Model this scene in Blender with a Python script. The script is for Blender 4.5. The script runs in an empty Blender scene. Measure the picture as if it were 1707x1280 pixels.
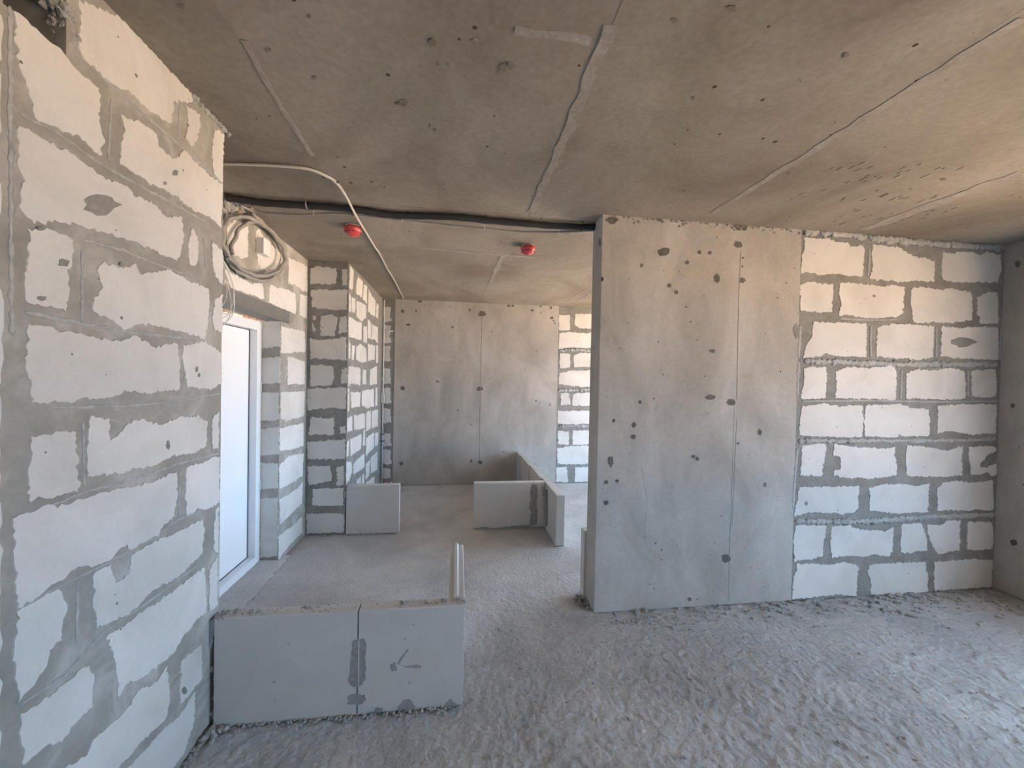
import bpy, math, random
import numpy as np
from mathutils import Vector, Matrix

random.seed(7)
rng = np.random.default_rng(11)
scene = bpy.context.scene
col = scene.collection

# ------------------------------------------------------------------ camera
FPX, YAW, PITCH, ROLL = 666.607, 0.13399225, -0.01351524, 0.01928282
CX, CY = 853.5, 640.0
CAMH, H = 1.6, 2.73
def cam_axes():
    ca, sa = math.cos(YAW), math.sin(YAW)
    f = np.array([sa, ca, 0.]); r = np.array([ca, -sa, 0.]); u = np.array([0, 0, 1.])
    f2 = f*math.cos(PITCH)+u*math.sin(PITCH); u2 = u*math.cos(PITCH)-f*math.sin(PITCH)
    r3 = r*math.cos(ROLL)+u2*math.sin(ROLL); u3 = u2*math.cos(ROLL)-r*math.sin(ROLL)
    return r3, u3, f2
CR, CU, CF = cam_axes()
cd = bpy.data.cameras.new('camera')
cam = bpy.data.objects.new('camera', cd)
col.objects.link(cam)
cd.sensor_fit = 'HORIZONTAL'
cd.sensor_width = 36
cd.lens = FPX/1707*36
cd.clip_start = 0.02
cd.clip_end = 2000
m = Matrix.Identity(4)
for i in range(3):
    m[i][0] = CR[i]; m[i][1] = CU[i]; m[i][2] = -CF[i]
m[2][3] = CAMH
cam.matrix_world = m
scene.camera = cam

# ------------------------------------------------------------------ sky, sun, exposure
scene.view_settings.view_transform = 'Standard'
scene.view_settings.look = 'None'
scene.view_settings.gamma = 1
scene.view_settings.use_curve_mapping = False
scene.view_settings.exposure = 3.67

world = bpy.data.worlds.new('sky')
scene.world = world
world.use_nodes = True
bg = world.node_tree.nodes['Background']
bg.inputs['Color'].default_value = (0.49, 0.75, 1.08, 1)
bg.inputs['Strength'].default_value = 1.0

sd = bpy.data.lights.new('sun_offscreen', 'SUN')
sd.energy = 9.5
sd.color = (1.0, 0.66, 0.33)
sd.angle = math.radians(0.6)
sun = bpy.data.objects.new('sun_offscreen', sd)
col.objects.link(sun)
sun.rotation_euler = Vector((0.62, 0.25, -0.74)).to_track_quat('-Z', 'Y').to_euler()   # travels from behind the left wall

RX, RX2 = 4.27, 4.27                                       # right wall of the front and of the far room
WINDOWS = [(RX, -1.5, 1.45, 0.5, 2.2), (RX2, 2.95, 5.95, 0.05, 2.5)]     # x, y0, y1, z0, z1
for i, (wx, y0, y1, z0, z1) in enumerate(WINDOWS):
    nm = ('window_front_offscreen', 'window_far_offscreen')[i]
    ad = bpy.data.lights.new(nm, 'AREA')
    ad.shape = 'RECTANGLE'; ad.size = z1-z0; ad.size_y = y1-y0
    ad.cycles.is_portal = True
    ao = bpy.data.objects.new(nm, ad)
    ao.location = (wx+0.1, (y0+y1)/2, (z0+z1)/2)
    ao.rotation_euler = (0, math.pi/2, 0)
    col.objects.link(ao)

# ------------------------------------------------------------------ pixel -> place
def ray(x, y):
    return CR*((x-CX)/FPX) - CU*((y-CY)/FPX) + CF
O = np.array([0, 0, CAMH])
def onX(x, y, X): d = ray(x, y); return O+d*(X/d[0])
def onY(x, y, Y): d = ray(x, y); return O+d*(Y/d[1])
def onZ(x, y, Z): d = ray(x, y); return O+d*((Z-CAMH)/d[2])

# ------------------------------------------------------------------ materials
def new_mat(name):
    mt = bpy.data.materials.new(name); mt.use_nodes = True
    nt = mt.node_tree
    return mt, nt, nt.nodes['Principled BSDF']
def mottled(name, c0, c1, scale=2.0, fine=40.0, rough=0.9, bump=0.3, bdist=0.004, c2=None, spots=None, vary=0.0, detail=8, bscale=None, stretch=None, pits=0.0, grain=(.86, 1.1), pit_max=.058):
    """two or three tones of cloudy mottling, fine grain, optional dark pits, bump"""
    mt, nt, bs = new_mat(name)
    N, L = nt.nodes, nt.links
    geo = N.new('ShaderNodeNewGeometry')
    vec = geo.outputs['Position']
    if stretch:
        mp = N.new('ShaderNodeMapping'); mp.inputs['Scale'].default_value = stretch
        L.new(vec, mp.inputs['Vector']); svec = mp.outputs['Vector']
    else:
        svec = vec
    n1 = N.new('ShaderNodeTexNoise'); n1.inputs['Scale'].default_value = scale; n1.inputs['Detail'].default_value = detail
    n1.inputs['Roughness'].default_value = 0.62; n1.inputs['Distortion'].default_value = 0.6
    L.new(svec, n1.inputs['Vector'])
    r1 = N.new('ShaderNodeValToRGB')
    r1.color_ramp.elements[0].position = 0.34; r1.color_ramp.elements[0].color = (*c0, 1)
    r1.color_ramp.elements[1].position = 0.68; r1.color_ramp.elements[1].color = (*c1, 1)
    if c2:
        e = r1.color_ramp.elements.new(0.52); e.color = (*c2, 1)
    L.new(n1.outputs['Fac'], r1.inputs['Fac'])
    n2 = N.new('ShaderNodeTexNoise'); n2.inputs['Scale'].default_value = fine; n2.inputs['Detail'].default_value = 4
    L.new(vec, n2.inputs['Vector'])
    mr = N.new('ShaderNodeMapRange'); mr.inputs[1].default_value = 0.3; mr.inputs[2].default_value = 0.7
    mr.inputs[3].default_value = grain[0]; mr.inputs[4].default_value = grain[1]
    L.new(n2.outputs['Fac'], mr.inputs[0])
    mx = N.new('ShaderNodeVectorMath'); mx.operation = 'SCALE'
    L.new(r1.outputs['Color'], mx.inputs[0]); L.new(mr.outputs[0], mx.inputs['Scale'])
    out = mx.outputs[0]
    if vary:
        oi = N.new('ShaderNodeObjectInfo')
        mv = N.new('ShaderNodeMapRange'); mv.inputs[3].default_value = 1-vary; mv.inputs[4].default_value = 1+vary
        L.new(oi.outputs['Random'], mv.inputs[0])
        mx2 = N.new('ShaderNodeVectorMath'); mx2.operation = 'SCALE'
        L.new(out, mx2.inputs[0]); L.new(mv.outputs[0], mx2.inputs['Scale']); out = mx2.outputs[0]
    hgt = n2.outputs['Fac']
    if pits:
        vo = N.new('ShaderNodeTexVoronoi'); vo.inputs['Scale'].default_value = pits
        L.new(vec, vo.inputs['Vector'])
        n3 = N.new('ShaderNodeTexNoise'); n3.inputs['Scale'].default_value = pits*0.35; L.new(vec, n3.inputs['Vector'])
        ma = N.new('ShaderNodeMath'); ma.operation = 'MULTIPLY'; L.new(n3.outputs['Fac'], ma.inputs[0]); ma.inputs[1].default_value = 0.22
        lt = N.new('ShaderNodeMath'); lt.operation = 'LESS_THAN'; L.new(vo.outputs['Distance'], lt.inputs[0])
        sb = N.new('ShaderNodeMath'); sb.operation = 'SUBTRACT'; L.new(ma.outputs[0], sb.inputs[0]); sb.inputs[1].default_value = pit_max
        L.new(sb.outputs[0], lt.inputs[1])
        mc = N.new('ShaderNodeMix'); mc.data_type = 'RGBA'
        L.new(lt.outputs[0], mc.inputs[0]); L.new(out, mc.inputs[6]); mc.inputs[7].default_value = (c0[0]*.35, c0[1]*.33, c0[2]*.3, 1)
        out = mc.outputs[2]
    L.new(out, bs.inputs['Base Color'])
    bs.inputs['Roughness'].default_value = rough
    bs.inputs['Specular IOR Level'].default_value = 0.25
    if bump:
        nb = N.new('ShaderNodeTexNoise'); nb.inputs['Scale'].default_value = bscale or fine; nb.inputs['Detail'].default_value = 6
        L.new(vec, nb.inputs['Vector'])
        b = N.new('ShaderNodeBump'); b.inputs['Strength'].default_value = bump; b.inputs['Distance'].default_value = bdist
        L.new(nb.outputs['Fac'], b.inputs['Height']); L.new(b.outputs['Normal'], bs.inputs['Normal'])
    return mt
def plain(name, c, rough=0.5, metal=0.0, bump=0.0, grain=0.06):
    mt, nt, bs = new_mat(name)
    N, L = nt.nodes, nt.links
    geo = N.new('ShaderNodeNewGeometry')
    n = N.new('ShaderNodeTexNoise'); n.inputs['Scale'].default_value = 30; L.new(geo.outputs['Position'], n.inputs['Vector'])
    mr = N.new('ShaderNodeMapRange'); mr.inputs[3].default_value = 1-grain; mr.inputs[4].default_value = 1+grain
    L.new(n.outputs['Fac'], mr.inputs[0])
    sc = N.new('ShaderNodeVectorMath'); sc.operation = 'SCALE'; sc.inputs[0].default_value = c
    L.new(mr.outputs[0], sc.inputs['Scale']); L.new(sc.outputs[0], bs.inputs['Base Color'])
    bs.inputs['Roughness'].default_value = rough; bs.inputs['Metallic'].default_value = metal
    if bump:
        b = N.new('ShaderNodeBump'); b.inputs['Strength'].default_value = bump; b.inputs['Distance'].default_value = 0.003
        L.new(n.outputs['Fac'], b.inputs['Height']); L.new(b.outputs['Normal'], bs.inputs['Normal'])
    return mt

M = {}
M['block'] = mottled('aerated_block', (.63, .61, .575), (.76, .745, .72), 2.2, 90, .92, .08, .002, c2=(.71, .695, .665), vary=.04, pits=14, grain=(.97, 1.03), pit_max=.062)
M['mortar'] = mottled('mortar', (.24, .232, .21), (.33, .322, .30), 9, 60, .95, .6, .006)
M['mortar_pale'] = mottled('mortar_smeared', (.30, .288, .255), (.50, .485, .455), 5, 60, .95, .3, .004, c2=(.37, .355, .32), grain=(.95, 1.05))
M['mortar_light'] = mottled('mortar_dry', (.38, .38, .365), (.50, .50, .485), 12, 60, .95, .6, .006)
M['concrete'] = mottled('concrete_wall', (.37, .348, .315), (.545, .522, .49), 2.4, 45, .85, .2, .003, c2=(.46, .436, .40), stretch=(1, 1, .55), pits=13, grain=(.94, 1.05), pit_max=.05)
M['concrete_dark'] = mottled('patch_mortar', (.12, .11, .10), (.20, .185, .165), 14, 80, .95, .5, .004)
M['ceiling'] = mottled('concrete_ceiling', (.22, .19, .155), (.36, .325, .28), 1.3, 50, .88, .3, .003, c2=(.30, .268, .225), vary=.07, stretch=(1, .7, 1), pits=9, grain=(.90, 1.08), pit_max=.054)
M['seam'] = mottled('seam_cement', (.31, .28, .245), (.40, .37, .33), 8, 60, .95, .5, .004)
M['floor'] = mottled('rough_screed', (.40, .39, .375), (.55, .54, .525), 1.8, 70, .95, 1.0, .009, c2=(.48, .47, .455), bscale=48, grain=(.9, 1.07))
M['gypsum'] = mottled('gypsum_block', (.56, .55, .53), (.62, .61, .59), 3, 60, .8, .05, .002, grain=(.98, 1.02))
M['gypsum_edge'] = mottled('gypsum_edge', (.62, .60, .57), (.72, .70, .67), 6, 60, .85, .3, .003)
M['smear'] = mottled('gypsum_smear', (.29, .285, .28), (.36, .355, .35), 14, 60, .9, .3, .003)
M['pvc'] = plain('white_pvc', (.86, .88, .90), .35, grain=.01)
M['panel'] = plain('white_door_panel', (.93, .94, .95), .25, grain=.005)
M['seal'] = plain('dark_rubber', (.06, .065, .07), .7)
M['black'] = plain('black_sleeve', (.022, .022, .024), .65, bump=.4)
M['grey_cable'] = plain('grey_conduit', (.33, .31, .285), .55, grain=.1)
M['white_cable'] = plain('white_cable', (.62, .59, .54), .5)
M['steel'] = plain('primed_steel', (.20, .20, .19), .6, metal=.2, grain=.15)
M['zinc'] = plain('zinc', (.55, .56, .58), .4, metal=.8)
M['red'] = plain('red_dust_cap', (.62, .07, .075), .35, grain=.04)
M['slot_shade'] = plain('painted_slot_shade', (.09, .012, .014), .8)  # dark red stands in for the shade inside the cap openings
M['box_white'] = plain('white_box_plastic', (.80, .80, .81), .4, grain=.01)
M['foam'] = plain('orange_foam', (.72, .45, .28), .9, bump=.6, grain=.2)
M['pipe'] = plain('white_pipe', (.70, .68, .64), .45)
M['pipe_grey'] = plain('grey_pipe', (.40, .42, .45), .45)
M['rag'] = plain('pink_plastic', (.75, .36, .32), .6)
M['crumb'] = mottled('crumbs', (.30, .28, .25), (.52, .50, .47), 30, 90, .95, .3, .003)
M['stain'] = mottled('ceiling_stain', (.19, .16, .13), (.27, .24, .20), 20, 80, .95, .3, .003)
M['ground'] = mottled('sandy_ground', (.46, .40, .32), (.58, .51, .42), .05, 2, .95, 0)

# ------------------------------------------------------------------ object helpers
def obj(name, verts, faces, mat, parent=None, smooth=False):
    me = bpy.data.meshes.new(name)
    me.from_pydata([tuple(float(c) for c in v) for v in verts], [], faces)
    me.update()
    if mat is not None: me.materials.append(mat)
    if smooth:
        me.polygons.foreach_set('use_smooth', [True]*len(me.polygons))
    o = bpy.data.objects.new(name, me); col.objects.link(o)
    if parent is not None: o.parent = parent
    return o
def tag(o, label=None, cat=None, group=None, kind=None):
    if label: o['label'] = label
    if cat: o['category'] = cat
    if group: o['group'] = group
    if kind: o['kind'] = kind
    return o
def empty(name, loc=(0, 0, 0)):
    o = bpy.data.objects.new(name, None); o.location = loc; o.empty_display_size = .1; col.objects.link(o); return o
def thing(name, label, cat, loc, group=None):
    # parts are built in world coordinates: keep the parts where they are
    o = empty(name, loc); tag(o, label, cat, group); return o
def adopt(o, root):
    o.parent = root
    o.matrix_parent_inverse = Matrix.Translation(root.location).inverted()
    return o
class MB:
    def __init__(s): s.v = []; s.f = []
    def box(s, a, b):
        i = len(s.v)
        for z in (a[2], b[2]):
            for x, y in ((a[0], a[1]), (b[0], a[1]), (b[0], b[1]), (a[0], b[1])): s.v.append((x, y, z))
        s.f += [tuple(i+k for k in q) for q in ((0, 3, 2, 1), (4, 5, 6, 7), (0, 1, 5, 4), (1, 2, 6, 5), (2, 3, 7, 6), (3, 0, 4, 7))]
        return s
    def tube(s, pts, r, seg=8, cap=True, flat=None):
        """r: number or list; flat=(axis vector, factor) squashes the section along that axis"""
        pts = [np.array(p, float) for p in pts]; n = len(pts); i0 = len(s.v)
        rr = r if hasattr(r, '__len__') else [r]*n
        up = np.array([0, 0, 1.]); prev = None
        for k in range(n):
            t = pts[min(k+1, n-1)]-pts[max(k-1, 0)]; t /= (np.linalg.norm(t)+1e-9)
            if prev is None:
                a = up if abs(t[2]) < .9 else np.array([1., 0, 0])
                u = np.cross(t, a)
            else:
                u = prev-t*np.dot(prev, t)
            u /= np.linalg.norm(u)+1e-9; prev = u; w = np.cross(t, u)
            for j in range(seg):
                a = 2*math.pi*j/seg
                d = (u*math.cos(a)+w*math.sin(a))*rr[k]
                if flat is not None:
                    ax = np.array(flat[0], float); d = d-ax*np.dot(d, ax)*(1-flat[1])
                s.v.append(tuple(pts[k]+d))
        for k in range(n-1):
            for j in range(seg):
                a = i0+k*seg+j; b = i0+k*seg+(j+1) % seg
                s.f.append((a, b, b+seg, a+seg))
        if cap:
            s.f.append(tuple(i0+j for j in reversed(range(seg)))); s.f.append(tuple(i0+(n-1)*seg+j for j in range(seg)))
        return s
    def lathe(s, c, prof, seg=24):
        i0 = len(s.v)
        for r, z in prof:
            for j in range(seg):
                a = 2*math.pi*j/seg; s.v.append((c[0]+r*math.cos(a), c[1]+r*math.sin(a), c[2]+z))
        n = len(prof)
        for k in range(n-1):
            for j in range(seg):
                a = i0+k*seg+j; b = i0+k*seg+(j+1) % seg
                s.f.append((a, b, b+seg, a+seg))
        s.f.append(tuple(i0+j for j in reversed(range(seg)))); s.f.append(tuple(i0+(n-1)*seg+j for j in range(seg)))
        return s
    def rock(s, c, r, rg=random, squash=.6):
        i0 = len(s.v)
        base = [(0, 0, 1), (.89, 0, .45), (.28, .85, .45), (-.72, .53, .45), (-.72, -.53, .45), (.28, -.85, .45),
                (.72, .53, -.45), (-.28, .85, -.45), (-.89, 0, -.45), (-.28, -.85, -.45), (.72, -.53, -.45), (0, 0, -1)]
        fs = [(0, 1, 2), (0, 2, 3), (0, 3, 4), (0, 4, 5), (0, 5, 1), (1, 6, 2), (2, 7, 3), (3, 8, 4), (4, 9, 5), (5, 10, 1),
              (2, 6, 7), (3, 7, 8), (4, 8, 9), (5, 9, 10), (1, 10, 6), (11, 7, 6), (11, 8, 7), (11, 9, 8), (11, 10, 9), (11, 6, 10)]
        a = rg.uniform(0, 6.28); ca, sa = math.cos(a), math.sin(a); ex = rg.uniform(.7, 1.4)
        for x, y, z in base:
            k = r*rg.uniform(.7, 1.25); x, y = x*ex, y/ex
            s.v.append((c[0]+(x*ca-y*sa)*k, c[1]+(x*sa+y*ca)*k, c[2]+z*k*squash))
        s.f += [tuple(i0+q for q in f) for f in fs]
        return s
    def build(s, name, mat, parent=None, smooth=False): return obj(name, s.v, s.f, mat, parent, smooth)
def box_part(name, a, b, mat, root=None):
    o = MB().box(a, b).build(name, mat)
    if root is not None: adopt(o, root)
    return o
def catmull(pts, n=8):
    P = [np.array(p, float) for p in pts]; P = [2*P[0]-P[1]]+P+[2*P[-1]-P[-2]]; out = []
    for i in range(1, len(P)-2):
        for k in range(n):
            t = k/n; a, b, c, d = P[i-1:i+3]
            out.append(.5*((2*b)+(-a+c)*t+(2*a-5*b+4*c-d)*t*t+(-a+3*b-3*c+d)*t**3))
    out.append(P[-2]); return out

# surfaces: a point on a wall is (a, z) ; out is the direction facing the room
def wall_frame(kind, pos):
    if kind == 'X+':   # plane X = pos facing +X ; a = Y
        return (lambda a, z, d: (pos+d, a, z)), (lambda x, y: onX(x, y, pos)[[1, 2]])
    if kind == 'X-':
        return (lambda a, z, d: (pos-d, a, z)), (lambda x, y: onX(x, y, pos)[[1, 2]])
    if kind == 'Y-':   # plane Y = pos facing -Y ; a = X
        return (lambda a, z, d: (a, pos-d, z)), (lambda x, y: onY(x, y, pos)[[0, 2]])
    if kind == 'Y+':
        return (lambda a, z, d: (a, pos+d, z)), (lambda x, y: onY(x, y, pos)[[0, 2]])
    if kind == 'Z-':   # ceiling ; a = X, z = Y
        return (lambda a, z, d: (a, z, pos-d)), (lambda x, y: onZ(x, y, pos)[[0, 1]])
def area2(p):
    p = np.array(p); x, y = p[:, 0], p[:, 1]
    return float(np.sum(x*np.roll(y, -1)-np.roll(x, -1)*y))
def jag(poly, step, amp):
    """ragged outline: resample a coarse polygon and push points in and out"""
    p = [np.array(q, float) for q in poly]
    if area2(p) < 0: p = p[::-1]
    out = []; n = len(p)
    for i in range(n):
        a, b = p[i], p[(i+1) % n]; L = np.linalg.norm(b-a)
        k = max(1, int(round(L/step))); t = (b-a)/(L+1e-9); nn = np.array([t[1], -t[0]])
        slow = rng.normal(0, amp*.45)
        for j in range(k):
            e = rng.normal(0, amp)*(1.0 if j else .5)+slow*(1 if j else 0)
            e = max(-2.2*amp, min(1.6*amp, e))
            out.append(a+(b-a)*((j+rng.uniform(-.25, .25)*(1 if j else 0))/k)+nn*e)
    return out
def prism(name, poly, place, t, mat, parent, skirt=.0, d0=-.004):
    """slab with an outline; front at depth t, back slightly inside the wall"""
    n = len(poly); c = np.mean(np.array(poly), axis=0)
    v = [place(q[0], q[1], t) for q in poly]
    for q in poly:
        d = q-c; d = d/(np.linalg.norm(d)+1e-9)
        e = q+d*skirt
        v.append(place(e[0], e[1], d0))
    a, b, cc = np.array(v[0]), np.array(v[1]), None
    f = [tuple(range(n))]+[(i, i+n, (i+1) % n+n, (i+1) % n) for i in range(n)]
    # orient outward
    nrm = np.zeros(3); 
    for i in range(n):
        p, q = np.array(v[i]), np.array(v[(i+1) % n]); nrm += np.cross(p, q)
    outd = np.array(place(0, 0, 1.))-np.array(place(0, 0, 0.))
    if np.dot(nrm, outd) < 0: f = [tuple(reversed(x)) for x in f]
    return obj(name, v, f, mat, parent)
def Z(off, s):   # zoomed reading -> photo pixel
    return lambda q: (off[0]+q[0]/s, off[1]+q[1]/s)
def blocks(polys, conv, kind, pos, parent, t=.004, step=.014, amp=.004, clip=None, name='block', mat=None):
    place, pt = wall_frame(kind, pos)
    for poly in polys:
        p = [pt(*(conv(q) if conv else q)) for q in poly]
        if clip:
            p = [np.array([min(max(q[0], clip[0]), clip[1]), min(max(q[1], clip[2]), clip[3])]) for q in p]
        prism(name, jag(p, step, amp), place, t, mat or M['block'], parent, skirt=.002)
def rect(a0, a1, b0, b1): return [np.array(q) for q in ((a0, b0), (a1, b0), (a1, b1), (a0, b1))]
def bond(parent, kind, pos, a0, a1, z0, z1, ch=.28, L=.6, t=.004, joint=.03, step=.03, amp=.004):
    place, _ = wall_frame(kind, pos); r = 0; z = z0
    while z < z1-.06:
        zt = min(z+ch, z1); x = a0-(L/2 if r % 2 else 0)
        while x < a1-.05:
            b0, b1 = max(x, a0)+joint/2, min(x+L, a1)-joint/2
            if b1-b0 > .05:
                prism('block', jag(rect(b0, b1, z+joint/2, zt-joint/2), step, amp), place, t, M['block'], parent, skirt=.002)
            x += L
        z += ch; r += 1
def bead(pxs, conv, kind, pos, r, parent, name='mortar_bead', mat=None, flat=.45, lump=.3, depth=0.0, step=.012):
    place, pt = wall_frame(kind, pos)
    pl = [pt(*(conv(q) if conv else q)) for q in pxs]
    pts = []
    for a, b in zip(pl[:-1], pl[1:]):
        k = max(1, int(np.linalg.norm(b-a)/step))
        pts += [a+(b-a)*j/k for j in range(k)]
    pts.append(pl[-1])
    rr = [r*(1+rng.normal(0, lump)*.6) for _ in pts]; rr = [max(r*.4, x) for x in rr]; rr[0] = rr[-1] = r*.35
    P3 = [place(q[0]+rng.normal(0, r*lump*.3), q[1]+rng.normal(0, r*lump*.4), depth) for q in pts]
    axis = np.array(place(0, 0, 1.))-np.array(place(0, 0, 0.))
    return MB().tube(P3, rr, 7, True, (axis, flat)).build(name, mat or M['mortar_light'], parent, True)
def patch(x, y, rx, ry, kind, pos, parent, t=.002, name='patch', mat=None):
    """filled tie hole or scab: small irregular disc; radii in photo pixels"""
    place, pt = wall_frame(kind, pos)
    n = 14; pts = []
    for j in range(n):
        a = 2*math.pi*j/n; k = rng.uniform(.75, 1.2)
        pts.append(pt(x+rx*k*math.cos(a), y+ry*k*math.sin(a)))
    if area2(pts) < 0: pts = pts[::-1]
    prism(name, pts, place, t, mat or M['concrete_dark'], parent)

# ------------------------------------------------------------------ exterior
g = MB().box((-400, -400, -26), (400, 400, -25)).build('ground', M['ground'])
tag(g, 'sunlit sandy ground far below the building', 'ground', kind='structure')

# ------------------------------------------------------------------ floor
def vnoise(x, y, s, seed):
    r = np.random.default_rng(seed); n = 256; gr = r.random((n, n))
    u, v = x/s, y/s; i, j = np.floor(u).astype(int), np.floor(v).astype(int); fu, fv = u-i, v-j
    fu = fu*fu*(3-2*fu); fv = fv*fv*(3-2*fv)
    a = gr[i % n, j % n]; b = gr[(i+1) % n, j % n]; c = gr[i % n, (j+1) % n]; d = gr[(i+1) % n, (j+1) % n]
    return (a*(1-fu)+b*fu)*(1-fv)+(c*(1-fu)+d*fu)*fv
xs = np.concatenate([np.arange(-1.75, 3.2, .0105), np.arange(3.2, 4.5, .016)])
# the far room is narrower: its floor is trimmed below
ys = np.concatenate([np.arange(-3.2, .45, .12), np.arange(.45, 2.9, .0105), np.arange(2.9, 6.15, .03)])
gx, gy = np.meshgrid(xs, ys, indexing='ij')
near = np.clip((3.9-gy)/1.9, .12, 1)*np.where((gy > 2.03) & (gx < .0), .3, 1)
rot = gx*.8+gy*.6, gy*.8-gx*.6
peb = (np.clip(vnoise(rot[0], rot[1], .026, 1)-.35, 0, .45)*.017+np.clip(vnoise(gx, gy, .017, 2)-.45, 0, 1)*.010
       -np.clip(vnoise(rot[0]*1.3, rot[1]*.7, .026, 8)-.66, 0, 1)*.026)
hz = .66*near*peb*(.65+.55*vnoise(gx, gy, .45, 3))+(vnoise(gx, gy, .7, 4)-.5)*.006-.008
nx, ny = gx.shape
vv = np.stack([gx, gy, hz], -1).reshape(-1, 3)
idx = np.arange(nx*ny).reshape(nx, ny)
ff = np.stack([idx[:-1, :-1], idx[1:, :-1], idx[1:, 1:], idx[:-1, 1:]], -1).reshape(-1, 4)
fc = vv[ff].mean(1)
ff = ff[~((fc[:, 1] > 2.8) & (fc[:, 0] > RX2+.24))]
me = bpy.data.meshes.new('floor')
me.from_pydata(vv.tolist(), [], ff.tolist()); me.update(); me.materials.append(M['floor'])
me.polygons.foreach_set('use_smooth', [True]*len(me.polygons))
floor = bpy.data.objects.new('floor', me); col.objects.link(floor)
tag(floor, 'rough grey concrete screed floor with pitted bumps', 'floor', kind='structure')
slab = MB().box((-1.95, -3.3, -.25), (RX+.25, 2.82, -.03)).box((-1.95, 2.82, -.25), (RX2+.25, 6.3, -.03)).build('floor_slab', M['concrete'])
tag(slab, 'concrete slab under the rough screed', 'floor', kind='structure')

# ------------------------------------------------------------------ ceiling
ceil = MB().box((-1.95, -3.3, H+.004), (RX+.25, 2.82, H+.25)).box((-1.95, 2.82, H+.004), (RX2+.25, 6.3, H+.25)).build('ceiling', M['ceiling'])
tag(ceil, 'grey concrete ceiling with formwork panel seams', 'ceiling', kind='structure')
pl, _ = wall_frame('Z-', H)
xsm = [-1.94, -.755, .465, 1.645, 2.85, 4.05, RX+.24]
ysm = [-3.29, -1.1, 1.30, 2.74, 3.645, 6.29]
for i in range(len(xsm)-1):
    for j in range(len(ysm)-1):
        x0, x1 = xsm[i], xsm[i+1]
        if j == 4:
            x0 = x0-.11 if 0 < i else x0; x1 = x1-.11 if i < len(xsm)-2 else x1
        if j >= 3:
            x1 = min(x1, RX2+.24)
            if x1-x0 < .05: continue
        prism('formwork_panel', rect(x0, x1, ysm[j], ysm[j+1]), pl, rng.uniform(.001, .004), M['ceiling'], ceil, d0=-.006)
def strip(pxs, w, parent=ceil, mat=None, name='seam_ridge', t=.0052):
    """flat ragged ribbon of cement along a line of photo pixels on the ceiling"""
    P = [onZ(x, y, H)[:2] for x, y in pxs]
    pts = []
    for a, b in zip(P[:-1], P[1:]):
        k = max(1, int(np.linalg.norm(b-a)/.05)); pts += [a+(b-a)*j/k for j in range(k)]
    pts.append(P[-1]); n = len(pts); L = []; R = []
    for k in range(n):
        d = pts[min(k+1, n-1)]-pts[max(k-1, 0)]; d /= np.linalg.norm(d)+1e-9; nn = np.array([-d[1], d[0]])
        L.append(pts[k]+nn*w*rng.uniform(.3, .65)); R.append(pts[k]-nn*w*rng.uniform(.3, .65))
    poly = L+R[::-1]
    if area2(poly) < 0: poly = poly[::-1]
    prism(name, poly, pl, t, mat or M['seam'], parent)
strip([(1018, 40), (975, 150), (925, 265), (886, 352)], .05)
strip([(858, 48), (915, 56), (985, 66)], .035)
strip([(885, 356), (940, 362), (1000, 368)], .03)
strip([(1707, 30), (1603, 92), (1400, 222), (1186, 355)], .045)
strip([(1707, 286), (1600, 324), (1440, 382)], .10)
strip([(405, 65), (455, 155), (520, 258)], .02)
strip([(700, 412), (800, 421), (890, 428)], .05)
strip([(838, 425), (822, 460), (806, 496)], .05)
strip([(1000, 480), (945, 512)], .02)
for x, y, a, b in [(838, 112, 6, 9), (853, 107, 9, 6), (672, 170, 7, 6), (660, 171, 3, 2), (725, 215, 3, 2), (1123, 32, 6, 4), (1220, 12, 8, 5), (1410, 90, 5, 4), (302, 8, 5, 4), (523, 128, 4, 3), (446, 82, 5, 3), (720, 70, 8, 7), (790, 66, 5, 4), (730, 105, 3, 3), (747, 105, 3, 3), (1572, 298, 5, 2), (716, 208, 2, 3), (1155, 162, 3, 3), (450, 192, 3, 2), (515, 25, 3, 3), (1335, 133, 3, 3)]:
    patch(x, y, a, b, 'Z-', H, ceil, t=.0052, name='stain_scab', mat=M['stain'])

for k in range(60):
    x, y = rng.uniform(1300, 1620), rng.uniform(270, 372)
    if y < 372-(x-1180)*.62+30 and k % 3: continue
    q = onZ(x, y, H); L = rng.uniform(.006, .025)
    poly = [np.array([q[0]+dx, q[1]+dy]) for dx, dy in ((-.002, -L), (.002, -L*.7), (.003, L*.8), (-.001, L))]
    prism('scratch', poly, pl, .0048, M['stain'], ceil)

# ------------------------------------------------------------------ left wall (near)
LX = -1.09
wl = MB()
HY0, HY1, HZ0, HZ1 = 1.12, 1.275, 2.47, 2.69          # broken hole under the ceiling
wl.box((-1.35, -3.0, 0), (LX, HY0, H)).box((-1.35, HY1, 0), (LX, 2.02, H)).box((-1.35, HY0, 0), (LX, HY1, HZ0)).box((-1.35, HY0, HZ1), (LX, HY1, H))
wall_left = wl.build('wall_left', M['mortar_pale'])
tag(wall_left, 'white aerated block wall with grey smeared mortar joints on the left', 'wall', kind='structure')
dv = MB().box((-1.95, .85, 2.0), (-1.90, 1.55, H)).box((-1.90, .85, 2.0), (-1.35, .90, H)).box((-1.90, 1.50, 2.0), (-1.35, 1.55, H)).box((-1.90, .90, 2.0), (-1.35, 1.50, 2.05)).build('hole_back', M['mortar_pale'], wall_left)
z1 = Z((0, 0), 2.0); z2 = Z((0, 600), 1.8825)
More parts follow.
